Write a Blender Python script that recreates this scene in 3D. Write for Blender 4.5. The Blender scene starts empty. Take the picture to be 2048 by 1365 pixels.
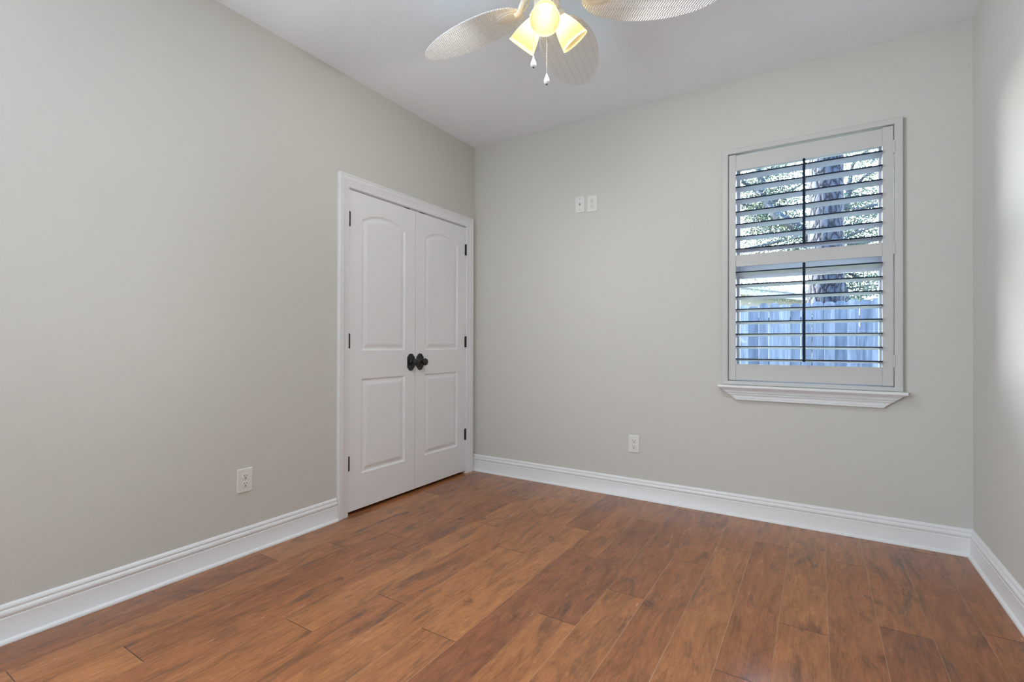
import bpy, math, random
from math import sin, cos, pi, radians, sqrt
from mathutils import Vector, Matrix, noise as mnoise

# ------------------------------------------------------------------ camera, world, lights, exposure
SC = bpy.context.scene
COL = SC.collection
F_PX, YAW, PITCH, ROLL = 974.94, radians(32.026), 0.004775, 0.002868
CAM = Vector((2.4733, -3.3492, 1.0780))
ROOM_W, ROOM_H, REAR = 3.147, 2.74, -6.60

cam_data = bpy.data.cameras.new('camera')
cam = bpy.data.objects.new('camera', cam_data)
COL.objects.link(cam)
cam_data.sensor_fit = 'HORIZONTAL'
cam_data.sensor_width = 36.0
cam_data.lens = F_PX / 2048.0 * 36.0
cam_data.clip_start = 0.02
_fw = Vector((-sin(YAW), cos(YAW), 0)); _rt = Vector((cos(YAW), sin(YAW), 0)); _up = Vector((0, 0, 1))
_f = _fw * cos(PITCH) + _up * sin(PITCH)
_u = _up * cos(PITCH) - _fw * sin(PITCH)
_r2 = _rt * cos(ROLL) + _u * sin(ROLL)
_u2 = _u * cos(ROLL) - _rt * sin(ROLL)
_m = Matrix((_r2, _u2, -_f)).transposed().to_4x4()
_m.translation = CAM
cam.matrix_world = _m
SC.camera = cam

SC.view_settings.view_transform = 'Standard'
SC.view_settings.look = 'None'
SC.view_settings.exposure = 0.0
SC.view_settings.gamma = 1.0
SC.view_settings.use_curve_mapping = False
try:
    SC.cycles.use_denoising = True
    SC.cycles.max_bounces = 10
    SC.cycles.diffuse_bounces = 6
    SC.cycles.sample_clamp_indirect = 6.0
    SC.cycles.caustics_reflective = False
    SC.cycles.caustics_refractive = False
except Exception:
    pass

SKY_STRENGTH = 38.0
SUN_STRENGTH = 75.0
SIDE_LEVEL = 40.0
NEAR_SIDE = 57.0
SIDE_UP = 46.0
FILL_COL = (.83, .97, 1.07)
LAMP_E = 19.0
BULB_E = 15.0

world = bpy.data.worlds.new('sky')
SC.world = world
world.use_nodes = True
wn, wl = world.node_tree.nodes, world.node_tree.links
wn.clear()
w_out = wn.new('ShaderNodeOutputWorld'); w_bg = wn.new('ShaderNodeBackground')
w_tc = wn.new('ShaderNodeTexCoord'); w_sep = wn.new('ShaderNodeSeparateXYZ'); w_rmp = wn.new('ShaderNodeValToRGB')
w_dot = wn.new('ShaderNodeVectorMath'); w_dot.operation = 'DOT_PRODUCT'; w_dot.inputs[1].default_value = (-.45, .89, 0)
w_rng = wn.new('ShaderNodeMapRange'); w_rng.inputs[1].default_value = -.55; w_rng.inputs[2].default_value = .55
w_rng.inputs[3].default_value = 0.0; w_rng.inputs[4].default_value = 1.0; w_rng.interpolation_type = 'SMOOTHSTEP'
w_mix = wn.new('ShaderNodeMix'); w_mix.data_type = 'RGBA'
wl.new(w_tc.outputs['Generated'], w_sep.inputs[0]); wl.new(w_sep.outputs['Z'], w_rmp.inputs[0])
wl.new(w_tc.outputs['Generated'], w_dot.inputs[0]); wl.new(w_dot.outputs['Value'], w_rng.inputs[0])
e = w_rmp.color_ramp.elements
e[0].position = 0.0; e[0].color = (1.0, 0.97, 0.94, 1)
e[1].position = 0.95; e[1].color = (0.20, 0.42, 0.90, 1)
e.new(0.38).color = (0.78, 0.89, 1.0, 1)
wl.new(w_rng.outputs[0], w_mix.inputs[0]); w_mix.inputs[6].default_value = (.060, .135, .32, 1); wl.new(w_rmp.outputs[0], w_mix.inputs[7])
wl.new(w_mix.outputs[2], w_bg.inputs['Color']); w_bg.inputs['Strength'].default_value = SKY_STRENGTH
wl.new(w_bg.outputs[0], w_out.inputs['Surface'])

sun_d = bpy.data.lights.new('sun', 'SUN'); sun_d.energy = SUN_STRENGTH; sun_d.angle = radians(0.6); sun_d.color = (1.0, 0.93, 0.82)
sun = bpy.data.objects.new('sun', sun_d); COL.objects.link(sun)
sun.rotation_euler = Vector((0.80, -0.16, -0.58)).to_track_quat('-Z', 'Y').to_euler()
sun.location = (-8, 3, 9)

# added fill lamps behind the viewer, without windows; one aimed at the ceiling
for nm, en, loc, rot, sx, sy in (('added_fill_rear', SIDE_LEVEL, (.02, -5.30, 1.37), (90, 0, -62), 1.8, 2.2),
                                 ('added_fill_near', NEAR_SIDE, (.02, -3.85, 1.45), (90, 0, -90), 1.3, 1.6),
                                 ('added_fill_upward', SIDE_UP, (.45, -5.00, 1.45), (150, 0, -45), 1.8, 1.4)):
    fill_d = bpy.data.lights.new(nm, 'AREA'); fill_d.shape = 'RECTANGLE'
    fill_d.size, fill_d.size_y = sx, sy; fill_d.energy = en; fill_d.color = FILL_COL
    fill = bpy.data.objects.new(nm, fill_d); COL.objects.link(fill)
    fill.location = loc; fill.rotation_euler = [radians(a) for a in rot]

# ------------------------------------------------------------------ helpers
def tag(o, label=None, cat=None, group=None, kind=None):
    if label: o['label'] = label
    if cat: o['category'] = cat
    if group: o['group'] = group
    if kind: o['kind'] = kind
    return o

def empty(name, loc, label=None, cat=None, group=None, kind=None):
    o = bpy.data.objects.new(name, None); o.location = loc; o.empty_display_size = 0.05
    COL.objects.link(o)
    return tag(o, label, cat, group, kind)

def wloc(o):
    v = Vector((0, 0, 0))
    while o is not None:
        v += Vector(o.location); o = o.parent
    return v

class MB:
    """collects polygons, then builds ONE mesh object"""
    def __init__(s): s.v = []; s.f = []; s.mi = []
    def add(s, vs, fs, mi=0, M=None):
        b = len(s.v)
        for p in vs:
            p = Vector(p)
            s.v.append(M @ p if M is not None else p)
        for f in fs: s.f.append([b + i for i in f]); s.mi.append(mi)
        return b
    def box(s, a, b, mi=0, M=None, bev=0.0):
        x0, y0, z0 = a; x1, y1, z1 = b
        if bev <= 0:
            s.add([(x0,y0,z0),(x1,y0,z0),(x1,y1,z0),(x0,y1,z0),(x0,y0,z1),(x1,y0,z1),(x1,y1,z1),(x0,y1,z1)],
                  [(0,3,2,1),(4,5,6,7),(0,1,5,4),(1,2,6,5),(2,3,7,6),(3,0,4,7)], mi, M)
            return
        e = bev; vs = []
        for (X, sx) in ((x0,1),(x1,-1)):
            for (Y, sy) in ((y0,1),(y1,-1)):
                for (Z, sz) in ((z0,1),(z1,-1)):
                    vs += [(X, Y+sy*e, Z+sz*e), (X+sx*e, Y, Z+sz*e), (X+sx*e, Y+sy*e, Z)]
        def I(i,j,k,a): return ((i*2+j)*2+k)*3+a
        fs = []
        for i in (0,1): fs.append([I(i,0,0,0),I(i,1,0,0),I(i,1,1,0),I(i,0,1,0)])
        for j in (0,1): fs.append([I(0,j,0,1),I(1,j,0,1),I(1,j,1,1),I(0,j,1,1)])
        for k in (0,1): fs.append([I(0,0,k,2),I(1,0,k,2),I(1,1,k,2),I(0,1,k,2)])
        for j in (0,1):
            for k in (0,1): fs.append([I(0,j,k,1),I(1,j,k,1),I(1,j,k,2),I(0,j,k,2)])
        for i in (0,1):
            for k in (0,1): fs.append([I(i,0,k,0),I(i,1,k,0),I(i,1,k,2),I(i,0,k,2)])
        for i in (0,1):
            for j in (0,1): fs.append([I(i,j,0,0),I(i,j,1,0),I(i,j,1,1),I(i,j,0,1)])
        for i in (0,1):
            for j in (0,1):
                for k in (0,1): fs.append([I(i,j,k,0),I(i,j,k,1),I(i,j,k,2)])
        s.add(vs, fs, mi, M)
    def loft(s, rings, closed=True, caps=(True, True), mi=0, M=None):
        n = len(rings[0]); b = len(s.v); fs = []
        for i in range(len(rings)-1):
            for j in range(n if closed else n-1):
                k = (j+1) % n
                fs.append((i*n+j, i*n+k, (i+1)*n+k, (i+1)*n+j))
        if caps[0]: fs.append(tuple(range(n-1, -1, -1)))
        if caps[1]: fs.append(tuple((len(rings)-1)*n + j for j in range(n)))
        s.add([p for r in rings for p in r], fs, mi, M)
    def lathe(s, prof, n=24, mi=0, M=None, caps=(True, True)):
        rings = [[(max(r,1e-5)*cos(2*pi*j/n), max(r,1e-5)*sin(2*pi*j/n), z) for j in range(n)] for r, z in prof]
        s.loft(rings, True, caps, mi, M)
    def tube(s, pts, rad, n=8, mi=0, M=None):
        pts = [Vector(p) for p in pts]
        rs = rad if isinstance(rad, (list, tuple)) else [rad]*len(pts)
        rings = []; ref = None
        for i, p in enumerate(pts):
            t = (pts[min(i+1, len(pts)-1)] - pts[max(i-1, 0)]).normalized()
            if ref is None:
                ref = t.cross(Vector((0,0,1)))
                if ref.length < 1e-3: ref = t.cross(Vector((1,0,0)))
            ref = (ref - t*ref.dot(t)).normalized()
            bn = t.cross(ref)
            rings.append([p + (ref*cos(2*pi*j/n) + bn*sin(2*pi*j/n))*rs[i] for j in range(n)])
        s.loft(rings, True, (True, True), mi, M)
    def prism(s, poly, vec, mi=0, M=None):
        vec = Vector(vec); a = [Vector(p) for p in poly]
        s.loft([a, [p+vec for p in a]], True, (True, True), mi, M)
    def build(s, name, mats, parent=None, smooth=False, loc=None, angle=35):
        me = bpy.data.meshes.new(name)
        base = wloc(parent) if parent is not None else Vector((0,0,0))
        if loc is not None: base = base + Vector(loc)
        me.from_pydata([tuple(p - base) for p in s.v], [], s.f)
        if not isinstance(mats, (list, tuple)): mats = [mats]
        for m in mats: me.materials.append(m)
        for i, p in enumerate(me.polygons): p.material_index = s.mi[i]
        import bmesh
        bm = bmesh.new(); bm.from_mesh(me)
        bmesh.ops.recalc_face_normals(bm, faces=bm.faces)
        if smooth:
            for f in bm.faces: f.smooth = True
            for ed in bm.edges:
                if len(ed.link_faces) != 2 or ed.calc_face_angle(0) > radians(angle): ed.smooth = False
        bm.to_mesh(me); bm.free(); me.update()
        o = bpy.data.objects.new(name, me); COL.objects.link(o)
        if parent is not None: o.parent = parent
        if loc is not None: o.location = loc
        return o

def copy_tree(o, parent=None):
    c = o.copy(); COL.objects.link(c)
    if parent is not None: c.parent = parent
    for ch in list(o.children): copy_tree(ch, c)
    return c

# ------------------------------------------------------------------ materials
def mat(name, color=(.8,.8,.8), rough=.5, metal=0.0, spec=.5, coat=0.0):
    m = bpy.data.materials.new(name); m.use_nodes = True
    b = m.node_tree.nodes['Principled BSDF']
    b.inputs['Base Color'].default_value = (*color, 1); b.inputs['Roughness'].default_value = rough
    b.inputs['Metallic'].default_value = metal; b.inputs['Specular IOR Level'].default_value = spec
    b.inputs['Coat Weight'].default_value = coat
    return m

def N(m, t, **kw):
    n = m.node_tree.nodes.new(t)
    for k, v in kw.items():
        if hasattr(n, k): setattr(n, k, v)
        else: n.inputs[k].default_value = v
    return n
def LK(m, a, b): m.node_tree.links.new(a, b)
def BS(m): return m.node_tree.nodes['Principled BSDF']
def ramp(m, stops):
    r = N(m, 'ShaderNodeValToRGB'); el = r.color_ramp.elements
    while len(el) < len(stops): el.new(.5)
    for i, (p, c) in enumerate(stops):
        el[i].position = p; el[i].color = (*c, 1) if len(c) == 3 else c
    return r
def mixc(m, a, b, fac, mode='MIX'):
    x = N(m, 'ShaderNodeMix', data_type='RGBA', blend_type=mode)
    for s, v in ((x.inputs[6], a), (x.inputs[7], b), (x.inputs[0], fac)):
        if hasattr(v, 'is_linked'): LK(m, v, s)
        else: s.default_value = v if not isinstance(v, tuple) else ((*v, 1) if len(v) == 3 else v)
    return x.outputs[2]
def math_(m, op, a, b=None):
    x = N(m, 'ShaderNodeMath', operation=op)
    for i, v in enumerate((a, b)):
        if v is None: continue
        if hasattr(v, 'is_linked'): LK(m, v, x.inputs[i])
        else: x.inputs[i].default_value = v
    return x.outputs[0]
def coords(m, scale=(1,1,1), which='Object', off=None):
    tc = N(m, 'ShaderNodeTexCoord'); mp = N(m, 'ShaderNodeMapping')
    mp.inputs['Scale'].default_value = scale
    LK(m, tc.outputs[which], mp.inputs[0])
    if off is not None: LK(m, off, mp.inputs['Location'])
    return mp.outputs[0]
def bump(m, h, strength=.2, dist=.001, target=None):
    b = N(m, 'ShaderNodeBump'); b.inputs['Strength'].default_value = strength; b.inputs['Distance'].default_value = dist
    LK(m, h, b.inputs['Height']); LK(m, b.outputs[0], (target or BS(m)).inputs['Normal'])
    return b
def noisy(m, scale, vec=None, detail=3, rough=.5, dist=0):
    n = N(m, 'ShaderNodeTexNoise'); n.inputs['Scale'].default_value = scale; n.inputs['Detail'].default_value = detail
    n.inputs['Roughness'].default_value = rough; n.inputs['Distortion'].default_value = dist
    if vec is not None: LK(m, vec, n.inputs['Vector'])
    return n.outputs[0]

def paint(name, color, rough, bs=.12, sc=140):
    m = mat(name, color, rough, spec=.3)
    bump(m, noisy(m, sc, coords(m), 3, .6), bs, .002)
    return m

M_WALL = paint('wall_paint', (.600, .594, .562), .75, .10, 150)
M_CEIL = paint('ceiling_paint', (.86, .905, .95), .85, .35, 90)
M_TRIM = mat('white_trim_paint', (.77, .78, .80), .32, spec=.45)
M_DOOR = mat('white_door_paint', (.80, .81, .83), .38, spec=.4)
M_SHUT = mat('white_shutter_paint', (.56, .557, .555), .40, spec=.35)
M_SLAT = mat('skylight_tinted_slat_paint', (.37, .41, .48), .45, spec=.3)  # white slats, with the blue of skylight put into the colour
M_BLACK = mat('black_bronze', (.008, .008, .009), .38, spec=.55)
M_PLATE = mat('white_plastic', (.72, .72, .70), .35)
M_SLOT = mat('dark_slot', (.03, .03, .03), .6)
M_STEEL = mat('dull_metal', (.35, .33, .30), .35, 1.0)
M_BACKLIT = mat('backlit_shade_navy', (.006, .014, .035), .6, spec=.2)  # backlit shade put into the colour of slat noses and tilt rods
M_VINYL = mat('white_vinyl', (.50, .53, .58), .4)
M_GREENLAWN = mat('lawn', (.10, .16, .05), .9)
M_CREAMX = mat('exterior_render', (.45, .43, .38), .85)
M_CLOSET = mat('closet_paint', (.45, .44, .42), .8)
M_GLASS = bpy.data.materials.new('window_glass'); M_GLASS.use_nodes = True
_n = M_GLASS.node_tree.nodes; _n.clear()
_o = _n.new('ShaderNodeOutputMaterial'); _t = _n.new('ShaderNodeBsdfTransparent'); _g = _n.new('ShaderNodeBsdfGlossy')
_fz = _n.new('ShaderNodeFresnel'); _mx = _n.new('ShaderNodeMixShader')
_fz.inputs[0].default_value = 1.35; _g.inputs['Roughness'].default_value = 0.02; _t.inputs[0].default_value = (.94, .97, .98, 1)
M_GLASS.node_tree.links.new(_fz.outputs[0], _mx.inputs[0]); M_GLASS.node_tree.links.new(_t.outputs[0], _mx.inputs[1])
M_GLASS.node_tree.links.new(_g.outputs[0], _mx.inputs[2]); M_GLASS.node_tree.links.new(_mx.outputs[0], _o.inputs[0])

# hand scraped plank floor: every plank carries its own random values
def floor_material():
    m = mat('stained_plank_wood', rough=.3, spec=.5)
    at = N(m, 'ShaderNodeAttribute'); at.attribute_name = 'plank'
    sp = N(m, 'ShaderNodeSeparateColor'); LK(m, at.outputs['Color'], sp.inputs[0])
    r, g, b = sp.outputs[0], sp.outputs[1], sp.outputs[2]
    cb = N(m, 'ShaderNodeCombineXYZ')
    LK(m, math_(m, 'MULTIPLY', r, 37.0), cb.inputs[0]); LK(m, math_(m, 'MULTIPLY', g, 53.0), cb.inputs[1]); LK(m, math_(m, 'MULTIPLY', b, 29.0), cb.inputs[2])
    v_grain = coords(m, (55, 5.0, 1), off=cb.outputs[0])
    v_med = coords(m, (15, 2.6, 1), off=cb.outputs[0])
    v_blot = coords(m, (8.5, 2.6, 1), off=cb.outputs[0])
    v_fig = coords(m, (9, 16, 1), off=cb.outputs[0])
    grain = noisy(m, 1.0, v_grain, 6, .68, .6)
    fine = noisy(m, 1.0, coords(m, (210, 26, 1), off=cb.outputs[0]), 3, .6, .4)
    med = noisy(m, 1.0, v_med, 5, .66, 1.6)
    blot = noisy(m, 1.0, v_blot, 6, .70, 1.6)
    streak = noisy(m, 1.0, coords(m, (13, 2.3, 1), off=cb.outputs[0]), 5, .66, 1.0)
    fig = noisy(m, 1.0, v_fig, 4, .62, 2.4)
    base = ramp(m, [(0.0, (.255, .092, .040)), (.5, (.315, .117, .045)), (1.0, (.380, .152, .056))])
    LK(m, r, base.inputs[0])
    tone = ramp(m, [(.28, (.60, .56, .54)), (.50, (1.0, 1.0, 1.0)), (.72, (1.30, 1.34, 1.36))]); LK(m, med, tone.inputs[0])
    c = mixc(m, base.outputs[0], tone.outputs[0], .62, 'MULTIPLY')
    gr = ramp(m, [(.30, (.66, .62, .60)), (.52, (1.0, 1.0, 1.0)), (.75, (1.22, 1.22, 1.2))]); LK(m, grain, gr.inputs[0])
    c = mixc(m, c, gr.outputs[0], .60, 'MULTIPLY')
    fn = ramp(m, [(.32, (.72, .70, .68)), (.5, (1, 1, 1)), (.70, (1.22, 1.22, 1.22))]); LK(m, fine, fn.inputs[0])
    c = mixc(m, c, fn.outputs[0], .55, 'MULTIPLY')
    fg = ramp(m, [(.60, (1, 1, 1)), (.72, (1.30, 1.36, 1.34))]); LK(m, fig, fg.inputs[0])
    c = mixc(m, c, fg.outputs[0], .55, 'MULTIPLY')
    # dark stain clouds and knots
    bl = ramp(m, [(.50, (0, 0, 0)), (.72, (1, 1, 1))]); LK(m, blot, bl.inputs[0])
    c = mixc(m, c, (.052, .033, .024), math_(m, 'MULTIPLY', bl.outputs[0], .62))
    sk = ramp(m, [(.57, (0, 0, 0)), (.71, (1, 1, 1))]); LK(m, streak, sk.inputs[0])
    c = mixc(m, c, (.062, .045, .038), math_(m, 'MULTIPLY', sk.outputs[0], .72))
    vo = N(m, 'ShaderNodeTexVoronoi'); vo.inputs['Scale'].default_value = 1.0; LK(m, coords(m, (6.0, 2.7, 1), off=cb.outputs[0]), vo.inputs['Vector'])
    vo.inputs['Randomness'].default_value = 1.0
    dd = math_(m, 'ADD', vo.outputs['Distance'], math_(m, 'MULTIPLY', math_(m, 'SUBTRACT', fig, .5), .34))
    kn = ramp(m, [(.02, (1, 1, 1)), (.15, (0, 0, 0))]); LK(m, dd, kn.inputs[0])
    c = mixc(m, c, (.030, .019, .014), math_(m, 'MULTIPLY', kn.outputs[0], .55))
    sa = N(m, 'ShaderNodeAttribute'); sa.attribute_name = 'seam'
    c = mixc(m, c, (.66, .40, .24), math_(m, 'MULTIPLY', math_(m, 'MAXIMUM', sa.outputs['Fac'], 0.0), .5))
    c = mixc(m, c, (.045, .022, .014), math_(m, 'MULTIPLY', math_(m, 'MAXIMUM', math_(m, 'MULTIPLY', sa.outputs['Fac'], -1.0), 0.0), .8))
    LK(m, c, BS(m).inputs['Base Color'])
    rr = ramp(m, [(.2, (.16,)*3), (.8, (.30,)*3)]); LK(m, med, rr.inputs[0]); LK(m, rr.outputs[0], BS(m).inputs['Roughness'])
    v_scr = coords(m, (30, 1.0, 1), off=cb.outputs[0])
    scr = noisy(m, 1.0, v_scr, 2, .5, .3)
    h = math_(m, 'ADD', math_(m, 'MULTIPLY', scr, .9), math_(m, 'ADD', math_(m, 'MULTIPLY', grain, .10), math_(m, 'MULTIPLY', fig, .22)))
    bump(m, h, .28, .004)
    BS(m).inputs['Specular IOR Level'].default_value = .48; BS(m).inputs['Coat Weight'].default_value = .08; BS(m).inputs['Coat Roughness'].default_value = .16
    return m
M_FLOOR = floor_material()

# ------------------------------------------------------------------ the room shell
def struct(o, label, cat): return tag(o, label, cat, None, 'structure')

# floor planks (rows run along y; the board ends follow the boards seen in the room)
PITCH_X, X0 = 0.1632, 0.062
END = {0: -2.381, 1: -.683, 2: -.402, 3: -1.375, 4: -.272, 5: -.965, 6: -.64, 7: -1.189, 8: -.728, 9: -1.046, 10: -.402,
       11: -1.305, 12: -.839, 13: -.565, 14: -1.62, 15: -1.195, 16: -.44, 17: -1.02, 18: -.08, 19: -.87}
random.seed(11)
TONE = {}
fm = MB(); plank_rgb = []; seam = []
LB = 1.2335
for k in range(-5, 20):
    xa = X0 + PITCH_X*(k-1); xb = xa + PITCH_X
    xb = min(xb, ROOM_W + .02)
    e0 = END.get(k, -random.random()*LB)
    ys = [e0 + LB*j for j in range(-5, 6)]
    ylo, yhi = REAR - .02, .02
    if k < 1:
        if k < 0: ylo, yhi = -1.75, .02
    cuts = [ylo] + [y for y in ys if ylo + .03 < y < yhi - .02] + [yhi]
    for y0, y1 in zip(cuts[:-1], cuts[1:]):
        tilt = random.uniform(-.0005, .0005); zo = random.uniform(-.0003, .0002)
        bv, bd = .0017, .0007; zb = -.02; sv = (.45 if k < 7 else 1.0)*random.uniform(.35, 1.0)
        def zz(x): return zo + tilt*((x-xa)/PITCH_X - .5)
        g = .0001
        A = [(xa+g, y0+g), (xb-g, y0+g), (xb-g, y1-g), (xa+g, y1-g)]
        Bv = [(xa+bv, y0+bv), (xb-bv, y0+bv), (xb-bv, y1-bv), (xa+bv, y1-bv)]
        vs = [(x, y, zb) for x, y in A] + [(x, y, zz(x)-bd) for x, y in A] + [(x, y, zz(x)) for x, y in Bv]
        fs = [(0,1,5,4),(1,2,6,5),(2,3,7,6),(3,0,4,7),(4,5,9,8),(5,6,10,9),(6,7,11,10),(7,4,8,11),(8,9,10,11)]
        fm.add(vs, fs)
        col = (random.random(), random.random(), random.random(), 1)
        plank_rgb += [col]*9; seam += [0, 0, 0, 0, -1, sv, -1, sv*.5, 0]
fm.box((-.80, REAR-.1, -.12), (ROOM_W+.15, .15, -.02)); plank_rgb += [(.2,.2,.2,1)]*6; seam += [0]*6
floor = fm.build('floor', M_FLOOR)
at = floor.data.attributes.new('plank', 'FLOAT_COLOR', 'FACE')
for i, c in enumerate(plank_rgb): at.data[i].color = c
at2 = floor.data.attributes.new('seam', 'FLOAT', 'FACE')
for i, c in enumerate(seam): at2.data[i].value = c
struct(floor, 'reddish brown hand scraped wood plank floor', 'floor')

mb = MB(); mb.box((-.15, REAR-.15, ROOM_H), (ROOM_W+.15, .15, ROOM_H+.12))
struct(mb.build('ceiling', M_CEIL), 'plain pale grey ceiling around the fan', 'ceiling')

def wall_with_hole(mb, axis, p0, p1, a0, a1, z0, z1, holes):
    """slab between p0..p1 on 'axis', spanning a0..a1 along the other axis; one rectangular hole (ha0,ha1,hz0,hz1)"""
    def bx(aa, ab, za, zb):
        if ab - aa < 1e-4 or zb - za < 1e-4: return
        if axis == 'x': mb.box((p0, aa, za), (p1, ab, zb))
        else: mb.box((aa, p0, za), (ab, p1, zb))
    h0, h1, hz0, hz1 = holes
    bx(a0, h0, z0, z1); bx(h1, a1, z0, z1); bx(h0, h1, z0, hz0); bx(h0, h1, hz1, z1)

D0, D1, DH = -1.326, -.118, 2.052           # closet door opening
mb = MB(); wall_with_hole(mb, 'x', -.12, 0, REAR-.15, 0, -.02, ROOM_H, (D0, D1, -.02, DH))
struct(mb.build('wall_left', M_WALL), 'long off white painted wall with the closet doors', 'wall')
WX0, WX1, WZ0, WZ1 = 1.990, 2.836, .836, 2.282   # window opening
mb = MB(); wall_with_hole(mb, 'y', 0, .16, -.12, ROOM_W+.15, -.02, ROOM_H, (WX0, WX1, WZ0, WZ1))
struct(mb.build('wall_back', M_WALL), 'off white painted wall holding the shuttered window', 'wall')
mb = MB(); mb.box((ROOM_W, REAR-.15, -.02), (ROOM_W+.15, 0, ROOM_H))
struct(mb.build('wall_right', M_WALL), 'narrow strip of off white wall at the right edge', 'wall')
mb = MB(); mb.box((0, REAR-.15, -.02), (ROOM_W, REAR, ROOM_H))
struct(mb.build('wall_rear', M_WALL), 'off white wall behind the viewer', 'wall')
# closet behind the doors
mb = MB()
mb.box((-.82, -1.80, -.02), (-.72, .15, 2.5)); mb.box((-.72, -1.80, -.02), (-.12, -1.70, 2.5)); mb.box((-.72, .02, -.02), (-.12, .15, 2.5)); mb.box((-.72, -1.70, 2.4), (-.12, .02, 2.5))
struct(mb.build('wall_closet', M_CLOSET), 'inside walls of the closet behind the doors', 'wall')

# baseboards: profile (distance from wall, height)
BASE = [(0, 0), (.0275, 0), (.027, .005), (.025, .0095), (.021, .0130), (.0165, .0148), (.0155, .016), (.0155, .086), (.0150, .089), (.0128, .0905), (.0128, .0935),
        (.0150, .097), (.0160, .102), (.0155, .107), (.0135, .112), (.0105, .1155), (.0085, .117), (.0085, .1195), (.0105, .122), (.0098, .128), (.0065, .133), (.0030, .136), (0, .137)]
def baseboard(name, label, path_a, path_b, nrm, miter_a=0, miter_b=0):
    a, b = Vector(path_a), Vector(path_b); n = Vector(nrm); t = (b-a).normalized(); mb = MB()
    r0 = [a + n*d + t*(d*miter_a) + Vector((0,0,z)) for d, z in BASE]
    r1 = [b + n*d - t*(d*miter_b) + Vector((0,0,z)) for d, z in BASE]
    mb.loft([r0, r1], True, (True, True))
    return struct(mb.build(name, M_TRIM, smooth=True, angle=40), label, 'baseboard')
baseboard('baseboard_left', 'white moulded baseboard along the long left wall up to the closet', (0, REAR, 0), (0, -1.402, 0), (1,0,0))
baseboard('baseboard_back', 'white moulded baseboard below the window wall', (0, 0, 0), (ROOM_W, 0, 0), (0,-1,0), 0, 1)
baseboard('baseboard_right', 'white moulded baseboard along the right wall', (ROOM_W, 0, 0), (ROOM_W, REAR, 0), (-1,0,0), 1, 0)

# ------------------------------------------------------------------ closet casing (trim_1)
CAS = [(0, 0), (0, .010), (.003, .0125), (.040, .0145), (.046, .0175), (.050, .0165), (.054, .0180), (.060, .0185), (.066, .0180), (.0695, .021), (.0755, .021), (.078, .018), (.078, 0)]
# (offset outwards from inner edge, thickness off the wall)
ci0, ci1, ciz = -1.322, -.122, 2.046
mb = MB()
def cring(yfun, zfun): return [(max(t, 0), yfun(o), zfun(o)) for o, t in CAS]
outer_r = .078
rings = [cring(lambda o: ci0-o, lambda o: 0.0), cring(lambda o: ci0-o, lambda o: ciz+o),
         cring(lambda o: ci1+o, lambda o: ciz+o), cring(lambda o: ci1+o, lambda o: 0.0)]
mb.loft(rings, True, (True, True))
trim1 = struct(mb.build('trim_1', M_TRIM, smooth=True, angle=25), 'white moulded casing around the double closet doors', 'door casing')
# door jamb lining with stop
mb = MB()
mb.box((-.118, ci0-.004+.0005, 0), (.0, ci0+.004, ciz-.004)); mb.box((-.118, ci1-.004, 0), (.0, ci1+.004-.0005, ciz-.004)); mb.box((-.118, ci0+.004, ciz-.004), (.0, ci1-.004, ciz+.005))
mb.box((-.060, ci0+.004, ciz-.018), (-.045, ci1-.004, ciz-.004))
struct(mb.build('trim_2', M_TRIM), 'white jamb lining inside the closet doorway', 'door jamb')

# ------------------------------------------------------------------ closet doors
def panel_outline(y0, y1, z0, z1, rise, inset, n=18):
    """closed loop (y,z), counter clockwise seen from +x looking to -x mirrored; arched top when rise>0"""
    a, b = y0+inset, y1-inset
    pts = [(a, z0+inset), (b, z0+inset)]
    if rise <= 0:
        return pts + [(b, z1-inset), (a, z1-inset)]
    c = (y0+y1)/2; half = (y1-y0)/2
    R = (half*half + rise*rise)/(2*rise); cz = z1 - R           # circle for the outer arch; z1 is the apex
    r = R - inset
    for i in range(n+1):
        y = b + (a-b)*i/n
        pts.append((y, cz + sqrt(max(r*r - (y-c)**2, 0))))
    return pts

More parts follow.
